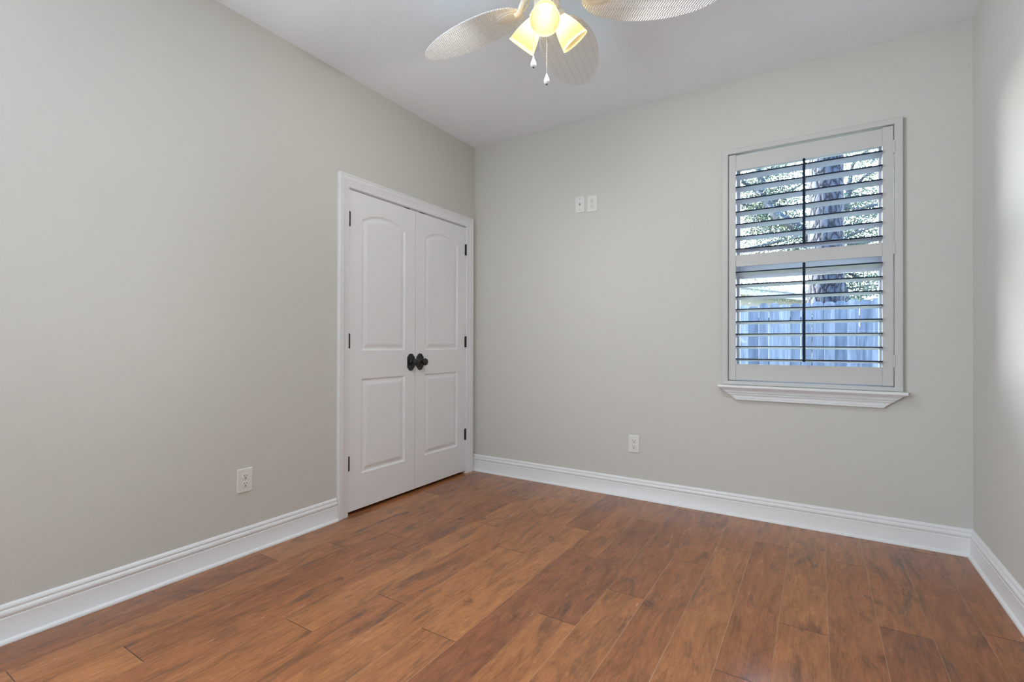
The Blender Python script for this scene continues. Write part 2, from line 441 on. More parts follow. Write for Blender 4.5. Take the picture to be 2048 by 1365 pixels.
def make_door(name, y0, y1, hinge_side, label):
    zb, zt = .022, 2.0365
    fx = .0015                                   # face of the leaf
    base = empty(name, (fx-.0175, (y0+y1)/2, zb), label, 'door', None, 'structure')
    import bmesh
    bm = bmesh.new()
    w = y1-y0
    st = .104
    panels = [(y0+st-.002, y1-st+.002, 1.028, 1.922, .056), (y0+st-.002, y1-st+.002, .243, .848, 0)]
    STEPS = [(0, 0), (.004, -.0035), (.011, -.0078), (.017, -.0080), (.024, -.0066), (.040, -.0016), (.046, -.0010)]
    outer = [(y0, zb), (y1, zb), (y1, zt), (y0, zt)]
    edges = []
    def loop(pts, x):
        vs = [bm.verts.new((x, y, z)) for y, z in pts]
        return vs
    ov = loop(outer, fx)
    for i in range(4): edges.append(bm.edges.new((ov[i], ov[(i+1)%4])))
    for (a, b, c, d, rise) in panels:
        prev = None
        for k, (ins, dep) in enumerate(STEPS):
            vs = loop(panel_outline(a, b, c, d, rise, ins), fx+dep)
            if k == 0:
                for i in range(len(vs)): edges.append(bm.edges.new((vs[i], vs[(i+1)%len(vs)])))
            else:
                for i in range(len(vs)):
                    j = (i+1) % len(vs)
                    bm.faces.new((prev[i], prev[j], vs[j], vs[i]))
            prev = vs
        bm.faces.new(prev)
    bmesh.ops.triangle_fill(bm, edges=edges, use_beauty=True)
    bk = loop(outer, fx-.035)
    for i in range(4):
        j = (i+1) % 4
        bm.faces.new((ov[i], ov[j], bk[j], bk[i]))
    bm.faces.new(bk)
    bmesh.ops.recalc_face_normals(bm, faces=bm.faces)
    for f in bm.faces: f.smooth = False
    me = bpy.data.meshes.new('leaf')
    b0 = wloc(base)
    for v in bm.verts: v.co -= b0
    bm.to_mesh(me); bm.free()
    me.materials.append(M_DOOR)
    leaf = bpy.data.objects.new('leaf', me); COL.objects.link(leaf); leaf.parent = base
    # hinges
    for zc in (1.852, 1.089, .324):
        mb = MB()
        yh = y0-.0015 if hinge_side < 0 else y1+.0015
        s = hinge_side
        Mx = Matrix.Translation((.0065, yh, zc))
        mb.lathe([(.0055,-.045),(.0062,-.0435),(.0062,-.0155),(.0056,-.0150),(.0062,-.0145),(.0062,.0145),(.0056,.0150),(.0062,.0155),(.0062,.0435),(.0055,.045),(.003,.048)], 12, 0, Mx)
        mb.box((-.0005, yh-.004, zc-.045), (.0065, yh+.004, zc+.045))
        if s < 0: mb.box((.0012, yh, zc-.0445), (.0035, yh+.012, zc+.0445))
        else: mb.box((.0012, yh-.012, zc-.0445), (.0035, yh, zc+.0445))
        mb.build('hinge', M_BLACK, base, smooth=True)
    # ball catch plate on the top edge
    mb = MB(); yc = (y1-.085) if hinge_side < 0 else (y0+.072)
    mb.box((-.012, yc-.029, zt-.001), (.0028, yc+.029, zt+.0045), bev=.0008)
    mb.lathe([(.006, 0), (.0055, .003), (.003, .005)], 10, 0, Matrix.Translation((-.006, yc, zt+.004)))
    mb.build('ball_catch', M_BLACK, base)
    # handle: shouldered backplate and round knob
    yk = y1-.043 if hinge_side < 0 else y0+.0485
    zk = .941
    def plate(sc, x):
        hw, hh, sh = .0365*sc, .0615*sc, .038*sc
        pts = []
        for sgn in (1, -1):
            arc = []
            r = hw*.74
            arc.append((hw*sgn, -(sh)*1.0*sgn)) if False else None
            seq = [(-hw, sh*.86), (-hw*.93, sh*1.08), (-hw*.80, sh*1.12)]
            for i in range(9):
                t = pi - pi*i/8
                seq.append((r*cos(t), sh*1.12 + (hh-sh*1.12)*sin(t)))
            seq += [(hw*.80, sh*1.12), (hw*.93, sh*1.08), (hw, sh*.86)]
            if sgn < 0: seq = [(-a, -b) for a, b in seq]
            pts += seq
        return [(x, yk+a, zk+b) for a, b in pts]
    mb = MB()
    mb.loft([plate(1, fx), plate(1, fx+.004), plate(.93, fx+.0065), plate(.84, fx+.0065), plate(.80, fx+.0052), plate(.78, fx+.0052)], True)
    pl = mb.build('backplate', M_BLACK, base, smooth=False)
    Mx = Matrix.Translation((fx+.005, yk, zk)) @ Matrix.Rotation(pi/2, 4, 'Y')
    mb = MB()
    mb.lathe([(.021,0),(.021,.003),(.017,.006),(.012,.010),(.0105,.016),(.0105,.024),(.013,.028),(.0195,.032),(.0245,.038),(.0265,.045),(.0262,.051),(.023,.057),(.0165,.0615),(.008,.0635),(.0,.064)], 28, 0, Mx)
    mb.build('knob', M_BLACK, base, smooth=True)
    return base
ymid = -.7225
make_door('door_1', ci0+.0065, ymid-.0015, -1, 'white arched two panel closet door leaf farther from the corner')
make_door('door_2', ymid+.0015, ci1-.0065, +1, 'white arched two panel closet door leaf next to the corner')

# ------------------------------------------------------------------ outlets and wall plates (built facing +x at the origin, y right, z up)
def rrect(w, h, r, n=4):
    pts = []
    for cx, cy, a0 in ((w-r, h-r, 0), (-w+r, h-r, pi/2), (-w+r, -h+r, pi), (w-r, -h+r, 3*pi/2)):
        for i in range(n+1):
            a = a0 + pi/2*i/n; pts.append((cx + r*cos(a), cy + r*sin(a)))
    return pts
def plate_mesh(mb, w, h):
    rings = [[(x, a, b) for a, b in rrect(w*s, h*(1-(1-s)*w/h), .003)] for x, s in ((.0, 1), (.0030, 1), (.0052, .965), (.0062, .90))]
    mb.loft(rings, True, (True, True))
def make_outlet():
    root = empty('wall_outlet', (0, 0, 0))
    mb = MB(); plate_mesh(mb, .0395, .0605); mb.build('cover_plate', M_PLATE, root)
    for s in (1, -1):
        z0 = .0195*s
        mb = MB()
        pts = []
        for i in range(28):                       # rounded face with flat top and bottom
            a = 2*pi*i/28; pts.append((.0172*cos(a), max(-.0135, min(.0135, .0172*sin(a)))))
        rings = [[(x, a*sc, z0+b*sc) for a, b in pts] for x, sc in ((.0055, 1.0), (.0088, 1.0), (.0094, .95))]
        mb.loft(rings, True)
        r = mb.build('receptacle', M_PLATE, root)
        mb = MB()
        mb.box((.0085, -.0076, z0+.0006), (.00955, -.0052, z0+.0092)); mb.box((.0085, .0052, z0+.0016), (.00955, .0074, z0+.0086))
        mb.prism([(.0085, .0033*cos(2*pi*i/12), z0-.0068+.0033*sin(2*pi*i/12)) for i in range(12)], (.00105, 0, 0))
        sl = mb.build('slots', M_SLOT, root); sl.parent = r
    mb = MB(); mb.lathe([(.0032, 0), (.0030, .0012), (.0018, .0016)], 12, 0, Matrix.Translation((.0061, 0, 0)) @ Matrix.Rotation(pi/2, 4, 'Y'))
    mb.build('screw', M_PLATE, root)
    return root
def make_coax():
    root = empty('cable_plate', (0, 0, 0))
    mb = MB(); plate_mesh(mb, .0375, .0605); mb.build('cover_plate', M_PLATE, root)
    Mx = Matrix.Translation((.0060, 0, 0)) @ Matrix.Rotation(pi/2, 4, 'Y')
    mb = MB(); mb.lathe([(.0078,0),(.0078,.0030),(.0052,.0032),(.0052,.0100),(.0040,.0105),(.0018,.0100)], 6, 0, Mx); mb.build('coax_socket', M_STEEL, root)
    for s in (1, -1):
        mb = MB(); mb.lathe([(.0034, 0), (.0032, .0012), (.0018, .0016)], 12, 0, Matrix.Translation((.0061, 0, .0415*s)) @ Matrix.Rotation(pi/2, 4, 'Y')); mb.build('screw', M_STEEL, root)
    return root
o1 = make_outlet(); o2 = copy_tree(o1); o3 = copy_tree(o1); cx = make_coax()
o1.location = (0, -1.9615, .3765)
tag(o1, 'white duplex outlet low on the long left wall', 'outlet', 'duplex wall outlets')
for o, x, z, l in ((o2, 1.389, .3770, 'white duplex outlet low on the wall left of the window'), (o3, 1.0725, 2.1085, 'white duplex outlet high on the window wall beside the cable plate')):
    o.location = (x, 0, z); o.rotation_euler = (0, 0, -pi/2); tag(o, l, 'outlet', 'duplex wall outlets')
cx.location = (.9750, 0, 2.1155); cx.rotation_euler = (0, 0, -pi/2)
tag(cx, 'white cable plate with one metal socket, high beside an outlet', 'wall plate')

# ------------------------------------------------------------------ window_1 (double hung, in the wall thickness)
w1 = empty('window_1', (WX0, .085, WZ0), 'white double hung window behind the shutter', 'window', None, 'structure')
GX0, GX1 = 2.052, 2.772
mb = MB()
def frame4(mb, x0, x1, z0, z1, ix0, ix1, iz0, iz1, y0, y1, bev=.002):
    mb.box((x0, y0, z0), (ix0, y1, z1), bev=bev); mb.box((ix1, y0, z0), (x1, y1, z1), bev=bev)
    mb.box((ix0, y0, z0), (ix1, y1, iz0), bev=bev); mb.box((ix0, y0, iz1), (ix1, y1, z1), bev=bev)
frame4(mb, WX0, WX1, WZ0, WZ1, WX0+.030, WX1-.030, WZ0+.03, WZ1-.03, .085, .155)
mb.build('window_frame', M_VINYL, w1)
mb = MB(); frame4(mb, WX0+.031, WX1-.031, 1.500, WZ1-.031, GX0, GX1, 1.595, WZ1-.075, .122, .150); us = mb.build('upper_sash', M_VINYL, w1)
mb = MB(); mb.box((GX0-.004, .134, 1.591), (GX1+.004, .138, WZ1-.071)); p = mb.build('pane', M_GLASS, w1); p.parent = us
mb = MB(); frame4(mb, WX0+.031, WX1-.031, WZ0+.031, 1.604, GX0, GX1, WZ0+.085, 1.498, .090, .120); ls = mb.build('lower_sash', M_VINYL, w1)
mb = MB(); mb.box((GX0-.004, .102, WZ0+.081), (GX1+.004, .106, 1.502)); p = mb.build('pane', M_GLASS, w1); p.parent = ls
# jamb liner boards
mb = MB()
mb.box((WX0, .0005, WZ0), (WX0+.004, .0845, WZ1)); mb.box((WX1-.004, .0005, WZ0), (WX1, .0845, WZ1)); mb.box((WX0+.004, .0005, WZ1-.004), (WX1-.004, .0845, WZ1)); mb.box((WX0+.004, .0005, WZ0), (WX1-.004, .0845, WZ0+.004))
struct(mb.build('trim_3', M_TRIM), 'white lining boards of the window recess', 'window lining')

# sill and apron (trim_4)
mb = MB()
SILL = [(-.001, .8225), (-.058, .8225), (-.0635, .8205), (-.066, .8160), (-.066, .8100), (-.0635, .8060), (-.058, .8045), (-.001, .8045)]
mb.loft([[(1.943, y, z) for y, z in SILL], [(2.882, y, z) for y, z in SILL]], True, (True, True))
APR = [(-.001, .8045), (-.045, .8045), (-.045, .7985), (-.041, .7975), (-.036, .7915), (-.0335, .7830), (-.033, .7760), (-.023, .7750), (-.023, .7715), (-.0315, .7700), (-.0315, .7650), (-.021, .7635),
       (-.021, .7435), (-.017, .7420), (-.017, .7400), (-.025, .7385), (-.025, .7315), (-.001, .7310)]
def apx(y, z):   # the apron returns taper in towards the bottom
    t = (.8045 - z)/(.8045-.731); return .010 + .092*t
mb.loft([[(1.943+apx(y, z), y, z) for y, z in APR], [(2.882-apx(y, z), y, z) for y, z in APR]], True, (True, True))
struct(mb.build('trim_4', M_TRIM), 'white window sill board with stepped tapered apron', 'window sill')

# ------------------------------------------------------------------ plantation shutter
sh = empty('plantation_shutter', (2.414, -.012, .8235), 'white hinged window shutter with open slats and tilt rods coloured dark as backlit', 'shutter')
FX0, FX1, FZ0, FZ1 = 1.963, 2.866, .8235, 2.304
IX0, IX1, IZ0, IZ1 = 1.998, 2.829, .846, 2.273
FP = [(0, .0), (0, -.023), (.003, -.0255), (.010, -.026), (.028, -.0255), (.0335, -.024), (.035, -.021), (.035, .0)]
mb = MB()
def fring(xf, zf): return [(xf(a), y, zf(a)) for a, y in FP]
def lerp(a, b, t): return a + (b-a)*t
corners = [(FX0, FZ0, IX0, IZ0), (FX1, FZ0, IX1, IZ0), (FX1, FZ1, IX1, IZ1), (FX0, FZ1, IX0, IZ1)]
rings = []
for (ox, oz, ix, iz) in corners + corners[:1]:
    rings.append([(lerp(ox, ix, a/.035), y - .0005, lerp(oz, iz, a/.035)) for a, y in FP])
mb.loft(rings, True, (False, False))
# side legs of the frame running back into the recess
mb.box((IX0-.002, .0005, IZ0), (IX0, .045, IZ1)); mb.box((IX1, .0005, IZ0), (IX1+.002, .045, IZ1))
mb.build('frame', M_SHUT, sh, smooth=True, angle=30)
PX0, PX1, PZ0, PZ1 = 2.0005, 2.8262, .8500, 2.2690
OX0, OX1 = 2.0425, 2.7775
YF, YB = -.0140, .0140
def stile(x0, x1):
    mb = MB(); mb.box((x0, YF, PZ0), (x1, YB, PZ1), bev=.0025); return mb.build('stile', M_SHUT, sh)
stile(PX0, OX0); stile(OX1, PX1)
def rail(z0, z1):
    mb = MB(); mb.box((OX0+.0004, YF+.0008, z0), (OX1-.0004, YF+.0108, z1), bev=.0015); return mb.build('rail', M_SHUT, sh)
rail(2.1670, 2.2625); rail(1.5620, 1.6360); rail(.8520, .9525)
# little round magnets on the rails
for (x, z) in ((2.409, 1.566), (2.432, .944), (2.409, 2.176)):
    mb = MB(); mb.lathe([(.008, 0), (.008, .0012), (.006, .002)], 14, 0, Matrix.Translation((x, YF+.0008, z)) @ Matrix.Rotation(pi/2, 4, 'X')); mb.build('rail_button', M_SHUT, sh)
# hinges
for z in (2.150, 1.602, .987):
    mb = MB()
    mb.lathe([(.0045,-.034),(.006,-.032),(.006,-.012),(.0054,-.0115),(.006,-.011),(.006,.011),(.0054,.0115),(.006,.012),(.006,.032),(.0045,.034)], 12, 0, Matrix.Translation((2.8285, -.0225, z)))
    mb.box((2.8215, -.0175, z-.030), (2.8335, -.0140, z+.030))
    mb.build('hinge', M_SHUT, sh, smooth=True)
# louvres: elliptical blades, room edge tilted up
LW, LT, TILT = .0415, .0052, radians(9.5)
def louver_mesh():
    mb = MB(); n = 36
    prof = []
    for i in range(n):
        a = 2*pi*i/n
        c, s_ = cos(a), sin(a)
        prof.append((LW*c, LT*(abs(s_)**.85)*(1 if s_ >= 0 else -1)))
    pts = []
    for (u, w) in prof:     # u towards the window (+y), w up
        pts.append((u*cos(TILT) + w*sin(TILT), -u*sin(TILT) + w*cos(TILT)))
    x0, x1 = OX0+.0015, OX1-.0015
    b = len(mb.v)
    mb.add([(x0, y, z) for y, z in pts] + [(x1, y, z) for y, z in pts],
           [(i, (i+1) % n, n+(i+1) % n, n+i) for i in range(n)], 0)
    mb.f.append([b+i for i in range(n)][::-1]); mb.mi.append(0)
    mb.f.append([b+n+i for i in range(n)]); mb.mi.append(0)
    for i in range(n):       # backlit shade painted on the room-side nose of the blade
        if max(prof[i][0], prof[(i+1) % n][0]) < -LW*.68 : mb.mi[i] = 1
    mb.box((x0-.006, -.003, -.003), (x0, .003, .003)); mb.box((x1, -.003, -.003), (x1+.006, .003, .003))
    return mb
lz = [2.1265 - .0772*i for i in range(7)] + [1.5190 - .0770*i for i in range(8)]
first = None
YL = 0.0
for z in lz:
    if first is None:
        base = wloc(sh); lm = louver_mesh()
        first = lm.build('louver', [M_SLAT, M_BACKLIT], None, smooth=True, angle=60); first.parent = sh
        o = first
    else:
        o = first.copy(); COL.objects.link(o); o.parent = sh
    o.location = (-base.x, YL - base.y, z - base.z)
# tilt rods in front of the louvres
for (za, zb) in ((1.660, 2.160), (.974, 1.554)):
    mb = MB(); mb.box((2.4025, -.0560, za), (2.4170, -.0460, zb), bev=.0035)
    tr = mb.build('tilt_rod', M_BACKLIT, sh); tr['label'] = 'vertical tilt rod coloured dark as backlit'
    for z in lz:
        if za < z < zb:
            mb = MB(); zf = z + LW*sin(TILT)
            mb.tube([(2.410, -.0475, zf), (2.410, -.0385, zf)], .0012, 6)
            st = mb.build('staple', M_BACKLIT, sh); st.parent = tr

# ------------------------------------------------------------------ ceiling fan
FC = Vector((1.531, -1.580, 0))
fan = empty('ceiling_fan', (FC.x, FC.y, ROOM_H), 'white ceiling fan with five woven leaf blades and three lit glass shades', 'ceiling fan')
M_FAN = mat('antique_white_metal', (.72, .71, .67), .35, spec=.5)
def weave_material():
    m = mat('white_woven_palm', (.82, .84, .86), .55)
    tc = N(m, 'ShaderNodeTexCoord'); sx = N(m, 'ShaderNodeSeparateXYZ'); LK(m, tc.outputs['Object'], sx.inputs[0])
    x, y = sx.outputs[0], sx.outputs[1]
    row = math_(m, 'FLOOR', math_(m, 'MULTIPLY', y, 1/.034))
    par = math_(m, 'MULTIPLY', math_(m, 'MODULO', math_(m, 'ABSOLUTE', row), 2.0), .5)
    ph = math_(m, 'ADD', math_(m, 'ADD', math_(m, 'MULTIPLY', x, 1/.0105), math_(m, 'MULTIPLY', y, 38.0)), par)
    fr = math_(m, 'FRACT', ph)
    tri = math_(m, 'ABSOLUTE', math_(m, 'SUBTRACT', fr, .5))              # 0 ridge .. .5 groove
    yr = math_(m, 'ABSOLUTE', math_(m, 'SUBTRACT', math_(m, 'FRACT', math_(m, 'MULTIPLY', y, 1/.034)), .5))
    h = math_(m, 'SUBTRACT', 1.0, math_(m, 'ADD', math_(m, 'MULTIPLY', math_(m, 'POWER', math_(m, 'MULTIPLY', tri, 2.0), 2.0), .8), math_(m, 'MULTIPLY', math_(m, 'POWER', math_(m, 'MULTIPLY', yr, 2.0), 4.0), .22)))
    bump(m, h, .9, .003)
    c = ramp(m, [(0.05, (.50, .51, .53)), (.45, (.86, .88, .90)), (1.0, (.93, .95, .97))]); LK(m, h, c.inputs[0])
    LK(m, c.outputs[0], BS(m).inputs['Base Color'])
    return m
M_WEAVE = weave_material()
# housing
mb = MB(); T = Matrix.Translation((FC.x, FC.y, 0))
mb.lathe([(.075, 2.7399), (.080, 2.735), (.080, 2.715), (.115, 2.700), (.128, 2.680), (.130, 2.630), (.124, 2.600), (.105, 2.582), (.095, 2.572), (.095, 2.560), (.060, 2.556)], 40, 0, T)
mb.build('motor_housing', M_FAN, fan, smooth=True)
mb = MB()
mb.lathe([(.050, 2.560), (.056, 2.550), (.058, 2.520), (.058, 2.500), (.052, 2.488), (.046, 2.482), (.052, 2.476), (.053, 2.462), (.046, 2.448), (.030, 2.438), (.012, 2.433), (.008, 2.424), (.0, 2.420)], 32, 0, T)
kit = mb.build('light_kit', M_FAN, fan, smooth=True)
# blades: local x outwards from the axis, y sideways
BR0, BR1, BW, BP, BS_ = .1415, .7172, .131, .4153, .5112
def bw(r):
    t = min(max((r-BR0)/(BR1-BR0), 0), 1); mm = BP/(BP+BS_)
    return BW*(t/mm)**BP*((1-t)/(1-mm))**BS_ if 0 < t < 1 else 0
def blade_outline(sc=1.0):
    n = 44; up, lo = [], []
    for i in range(n+1):
        t = .5 - .5*cos(pi*i/n); r = BR0 + (BR1-BR0)*t; w = bw(r)
        cx_ = (BR0+BR1)/2
        up.append((cx_ + (r-cx_)*(1-(1-sc)*.4), w*sc))
        if 0 < i < n: lo.append((cx_ + (r-cx_)*(1-(1-sc)*.4), -w*sc))
    return up + lo[::-1]
def ovalring(cx_, a, b, z, n=28): return [(cx_ + a*cos(2*pi*i/n), b*sin(2*pi*i/n), z) for i in range(n)]
blade0 = None
ANG0 = radians(173.4); PITCHB = radians(-12.04); ZB = 2.506
for k in range(5):
    M_ = Matrix.Translation((0, 0, ZB - ROOM_H)) @ Matrix.Rotation(ANG0 - k*2*pi/5, 4, 'Z') @ Matrix.Rotation(PITCHB, 4, 'X')
    if blade0 is None:
        mb = MB()
        mb.loft([[(x, y, .000) for x, y in blade_outline(.985)], [(x, y, .0015) for x, y in blade_outline(1)], [(x, y, .0045) for x, y in blade_outline(1)], [(x, y, .006) for x, y in blade_outline(.985)]], True)
        b = mb.build('blade', M_WEAVE, None); b.parent = fan
        mb = MB()   # oval clasp under the blade root with stepped rim
        mb.loft([ovalring(.205, .062, .046, .0005), ovalring(.205, .062, .046, -.003), ovalring(.205, .058, .042, -.0045), ovalring(.205, .053, .038, -.0045), ovalring(.205, .051, .036, -.0065), ovalring(.205, .046, .032, -.0075), ovalring(.205, .030, .020, -.0085)], True)
        c = mb.build('blade_clasp', M_FAN, None, smooth=True); c.parent = b
        mb = MB()
        pts = [(.165, 0, -.004), (.148, 0, -.001), (.132, .004, .008), (.115, .008, .024), (.098, .006, .040), (.082, 0, .052), (.066, 0, .058)]
        mb.tube(pts, [.016, .014, .011, .010, .010, .012, .016], 10)
        mb.tube([(.150, .0, -.002), (.140, -.020, .006), (.120, -.028, .022), (.098, -.018, .042), (.082, -.004, .054)], [.006, .006, .0055, .006, .007], 8)
        a = mb.build('blade_arm', M_FAN, None, smooth=True); a.parent = b
        blade0 = b
    else:
        b = copy_tree(blade0, fan)
    b.matrix_local = M_
# glass shades
def shade_material():
    m = bpy.data.materials.new('amber_frosted_glass'); m.use_nodes = True
    nt = m.node_tree; nt.nodes.clear()
    o = nt.nodes.new('ShaderNodeOutputMaterial'); d = nt.nodes.new('ShaderNodeBsdfDiffuse'); t = nt.nodes.new('ShaderNodeBsdfTranslucent'); x = nt.nodes.new('ShaderNodeMixShader')
    d.inputs[0].default_value = (.55, .43, .22, 1); t.inputs[0].default_value = (.98, .80, .42, 1); x.inputs[0].default_value = .72
    g = nt.nodes.new('ShaderNodeBsdfGlossy'); g.inputs['Roughness'].default_value = .25; x2 = nt.nodes.new('ShaderNodeMixShader'); x2.inputs[0].default_value = .05
    nt.links.new(d.outputs[0], x.inputs[1]); nt.links.new(t.outputs[0], x.inputs[2]); nt.links.new(x.outputs[0], x2.inputs[1]); nt.links.new(g.outputs[0], x2.inputs[2]); nt.links.new(x2.outputs[0], o.inputs[0])
    return m
M_SHADE = shade_material()
M_SHADE_IN = bpy.data.materials.new('clear_inner_glass'); M_SHADE_IN.use_nodes = True
_q = M_SHADE_IN.node_tree; _q.nodes.clear()
_o2 = _q.nodes.new('ShaderNodeOutputMaterial'); _t2 = _q.nodes.new('ShaderNodeBsdfTransparent'); _d2 = _q.nodes.new('ShaderNodeBsdfDiffuse'); _x2 = _q.nodes.new('ShaderNodeMixShader')
_d2.inputs[0].default_value = (.85, .72, .42, 1); _x2.inputs[0].default_value = .12
_q.links.new(_t2.outputs[0], _x2.inputs[1]); _q.links.new(_d2.outputs[0], _x2.inputs[2]); _q.links.new(_x2.outputs[0], _o2.inputs[0])
M_BULB = bpy.data.materials.new('lit_bulb'); M_BULB.use_nodes = True
_b = BS(M_BULB); _b.inputs['Emission Color'].default_value = (1.0, .93, .78, 1); _b.inputs['Emission Strength'].default_value = BULB_E; _b.inputs['Base Color'].default_value = (.9, .8, .6, 1)
right_ang = YAW
def shade_set(phi, tilt):
    a = right_ang + radians(phi)
    e = Vector((cos(a), sin(a), 0)); ax = (e*sin(tilt) - Vector((0, 0, 1))*cos(tilt)).normalized()
    neck = Vector((FC.x, FC.y, 2.440)) + e*.045
    q = ax.to_track_quat('Z', 'Y').to_matrix().to_4x4()
    Mx = Matrix.Translation(neck) @ q
    mb = MB()
    mb.tube([Vector((FC.x, FC.y, 2.462)) + e*.030, neck - ax*.012, neck], [.014, .016, .018], 12)
    mb.lathe([(.016, -.010), (.027, -.006), (.0295, .002), (.0295, .016), (.0275, .020), (.024, .018)], 28, 0, Mx)
    for j in range(3):
        mb.tube([Mx @ Vector((.027*cos(2*pi*j/3+.5), .027*sin(2*pi*j/3+.5), .010)), Mx @ Vector((.036*cos(2*pi*j/3+.5), .036*sin(2*pi*j/3+.5), .010))], .0025, 8)
    h = mb.build('shade_holder', M_FAN, fan, smooth=True); 
    mb = MB()
    prof_o = [(.0265, .004), (.0270, .014), (.0310, .024), (.0385, .042), (.0455, .062), (.0515, .084), (.0560, .106), (.0600, .128)]
    prof_i = [(r-.0028, z) for r, z in prof_o][::-1]
    prof_i[0] = (.0574, .1285)
    rings = [[(r*cos(2*pi*j/36), r*sin(2*pi*j/36), z) for j in range(36)] for r, z in prof_o + prof_i]
    mb.loft(rings[:len(prof_o)+1], True, (False, False), 0, Mx); mb.loft(rings[len(prof_o):], True, (False, False), 1, Mx)
    s_ = mb.build('lamp_shade', [M_SHADE, M_SHADE_IN], fan, smooth=True, angle=60)
    mb = MB(); mb.lathe([(.011, .008), (.011, .026), (.013, .032), (.0175, .050), (.0190, .066), (.0165, .082), (.010, .094), (.0, .098)], 18, 0, Mx)
    bb = mb.build('bulb', M_BULB, fan, smooth=True); bb.parent = s_
    # light leaving the open end of the shade
    ld = bpy.data.lights.new('lamp_glow', 'SPOT'); ld.energy = LAMP_E; ld.color = (1.0, .96, .90); ld.shadow_soft_size = .03
    ld.spot_size = radians(176); ld.spot_blend = .75
    lo = bpy.data.objects.new('lamp_glow', ld); COL.objects.link(lo)
    lo.location = Mx @ Vector((0, 0, .132)) - wloc(fan); lo.rotation_euler = ax.to_track_quat('-Z', 'Y').to_euler(); lo.parent = fan
for phi, tl in ((-98, radians(33)), (16, radians(40)), (142, radians(42))): shade_set(phi, tl)
# pull chains
M_FOB = mat('ceramic_fob', (.78, .78, .76), .25)
M_CHAIN = mat('chain_metal', (.55, .52, .45), .35, .8)
def pull_chain(dr, df, z1):
    p = Vector((FC.x, FC.y, 0)) + _rt*dr + _fw*df
    mb = MB(); z = 2.470
    mb.tube([(p.x, p.y, 2.47), (p.x, p.y, z1+.035)], .0008, 6)
    while z > z1+.036:
        mb.lathe([(.0003, -.0017), (.0014, -.0008), (.0014, .0008), (.0003, .0017)], 6, 0, Matrix.Translation((p.x, p.y, z))); z -= .0046
    c = mb.build('pull_chain', M_CHAIN, fan)
    mb = MB(); mb.lathe([(.0025, .038), (.0032, .034), (.0045, .028), (.0080, .020), (.0112, .012), (.0120, .006), (.0105, .000), (.0065, -.0035), (.003, -.004)], 20, 0, Matrix.Translation((p.x, p.y, z1)))
    mb.lathe([(.0030, -.0038), (.0034, -.006), (.002, -.0075)], 10, 1, Matrix.Translation((p.x, p.y, z1)))
    f = mb.build('fob', [M_FOB, M_BLACK], fan, smooth=True); f.parent = c
pull_chain(-.057, -.050, 2.190)
pull_chain(-.0035, -.054, 2.120)

# ------------------------------------------------------------------ outdoors
mb = MB()
mb.box((-7, -.02, -.3), (-.86, .16, 2.9)); mb.box((ROOM_W+.16, -.02, -.3), (10, .16, 2.9)); mb.box((-.86, .10, ROOM_H+.125), (ROOM_W+.16, .16, 2.9))
mb.box((-7, .05, 2.9), (10, .62, 2.94)); mb.prism([(-7, .62, 2.90), (-7, .62, 3.06), (-7, -4.0, 5.6), (-7, -4.0, 5.4)], (17, 0, 0))
struct(mb.build('wall_exterior', M_CREAMX), 'outer wall and eave of this house', 'wall')
GZ = -.16
mb = MB(); mb.box((-14, .16, GZ-.1), (22, 34, GZ))
def lawn_mat():
    m = M_GREENLAWN; n = noisy(m, 3.0, coords(m), 5, .7); r = ramp(m, [(.3, (.07, .08, .04)), (.7, (.13, .13, .08))]); LK(m, n, r.inputs[0]); LK(m, r.outputs[0], BS(m).inputs['Base Color']); return m
g = mb.build('ground', lawn_mat()); tag(g, 'dry lawn of the yard outside the window', 'ground', None, 'structure')

# wooden fence
def fence_mat():
    m = mat('weathered_cedar', rough=.85, spec=.15)
    oi = N(m, 'ShaderNodeObjectInfo')
    cb = N(m, 'ShaderNodeCombineXYZ'); LK(m, math_(m, 'MULTIPLY', oi.outputs['Random'], 40.0), cb.inputs[0])
    gr = noisy(m, 1.0, coords(m, (48, 10, 1.6), off=cb.outputs[0]), 5, .6, .5)
    big = noisy(m, 1.0, coords(m, (9, 3, 1.3), off=cb.outputs[0]), 3, .55, .6)
    r1 = ramp(m, [(.25, (.055, .066, .084)), (.5, (.10, .115, .138)), (.78, (.150, .168, .192))]); LK(m, gr, r1.inputs[0])
    r2 = ramp(m, [(.32, (.50, .52, .55)), (.6, (1, 1, 1)), (.8, (1.18, 1.18, 1.16))]); LK(m, big, r2.inputs[0])
    c = mixc(m, r1.outputs[0], r2.outputs[0], .9, 'MULTIPLY')
    tn = ramp(m, [(0, (.58, .64, .70)), (.5, (.95, .96, .97)), (1, (1.4, 1.36, 1.30))]); LK(m, oi.outputs['Random'], tn.inputs[0])
    c = mixc(m, c, tn.outputs[0], 1.0, 'MULTIPLY')
    LK(m, c, BS(m).inputs['Base Color']); bump(m, gr, .3, .004)
    return m
M_FENCE = fence_mat()
FY = 5.03; SCF = (FY - CAM.y)/(3.45 - CAM.y)
bx = [1.636, 1.74, 1.858, 1.968, 2.078, 2.198, 2.31, 2.424, 2.538, 2.652, 2.764, 2.884, 2.999, 3.098]
tops = [1.57, 1.55, 1.586, 1.584, 1.564, 1.569, 1.575, 1.584, 1.577, 1.582, 1.59, 1.588, 1.603]
gapw = {0: .014, 2: .007, 3: .013, 5: .009, 6: .012, 7: .010, 8: .005, 10: .003, 11: .004}
X = [CAM.x + (x-CAM.x)*SCF for x in bx]; TP = [CAM.z + (t-CAM.z)*SCF for t in tops]
random.seed(5)
pick = []
for i in range(13): pick.append((X[i] + gapw.get(i, .0015)/2, X[i+1] - gapw.get(i+1, .0015)/2, TP[i]))
xl, xr = X[0], X[-1]
for j in range(11): pick.append((xl-.142, xl-.003, 1.68+random.uniform(-.015, .015))); xl -= .142
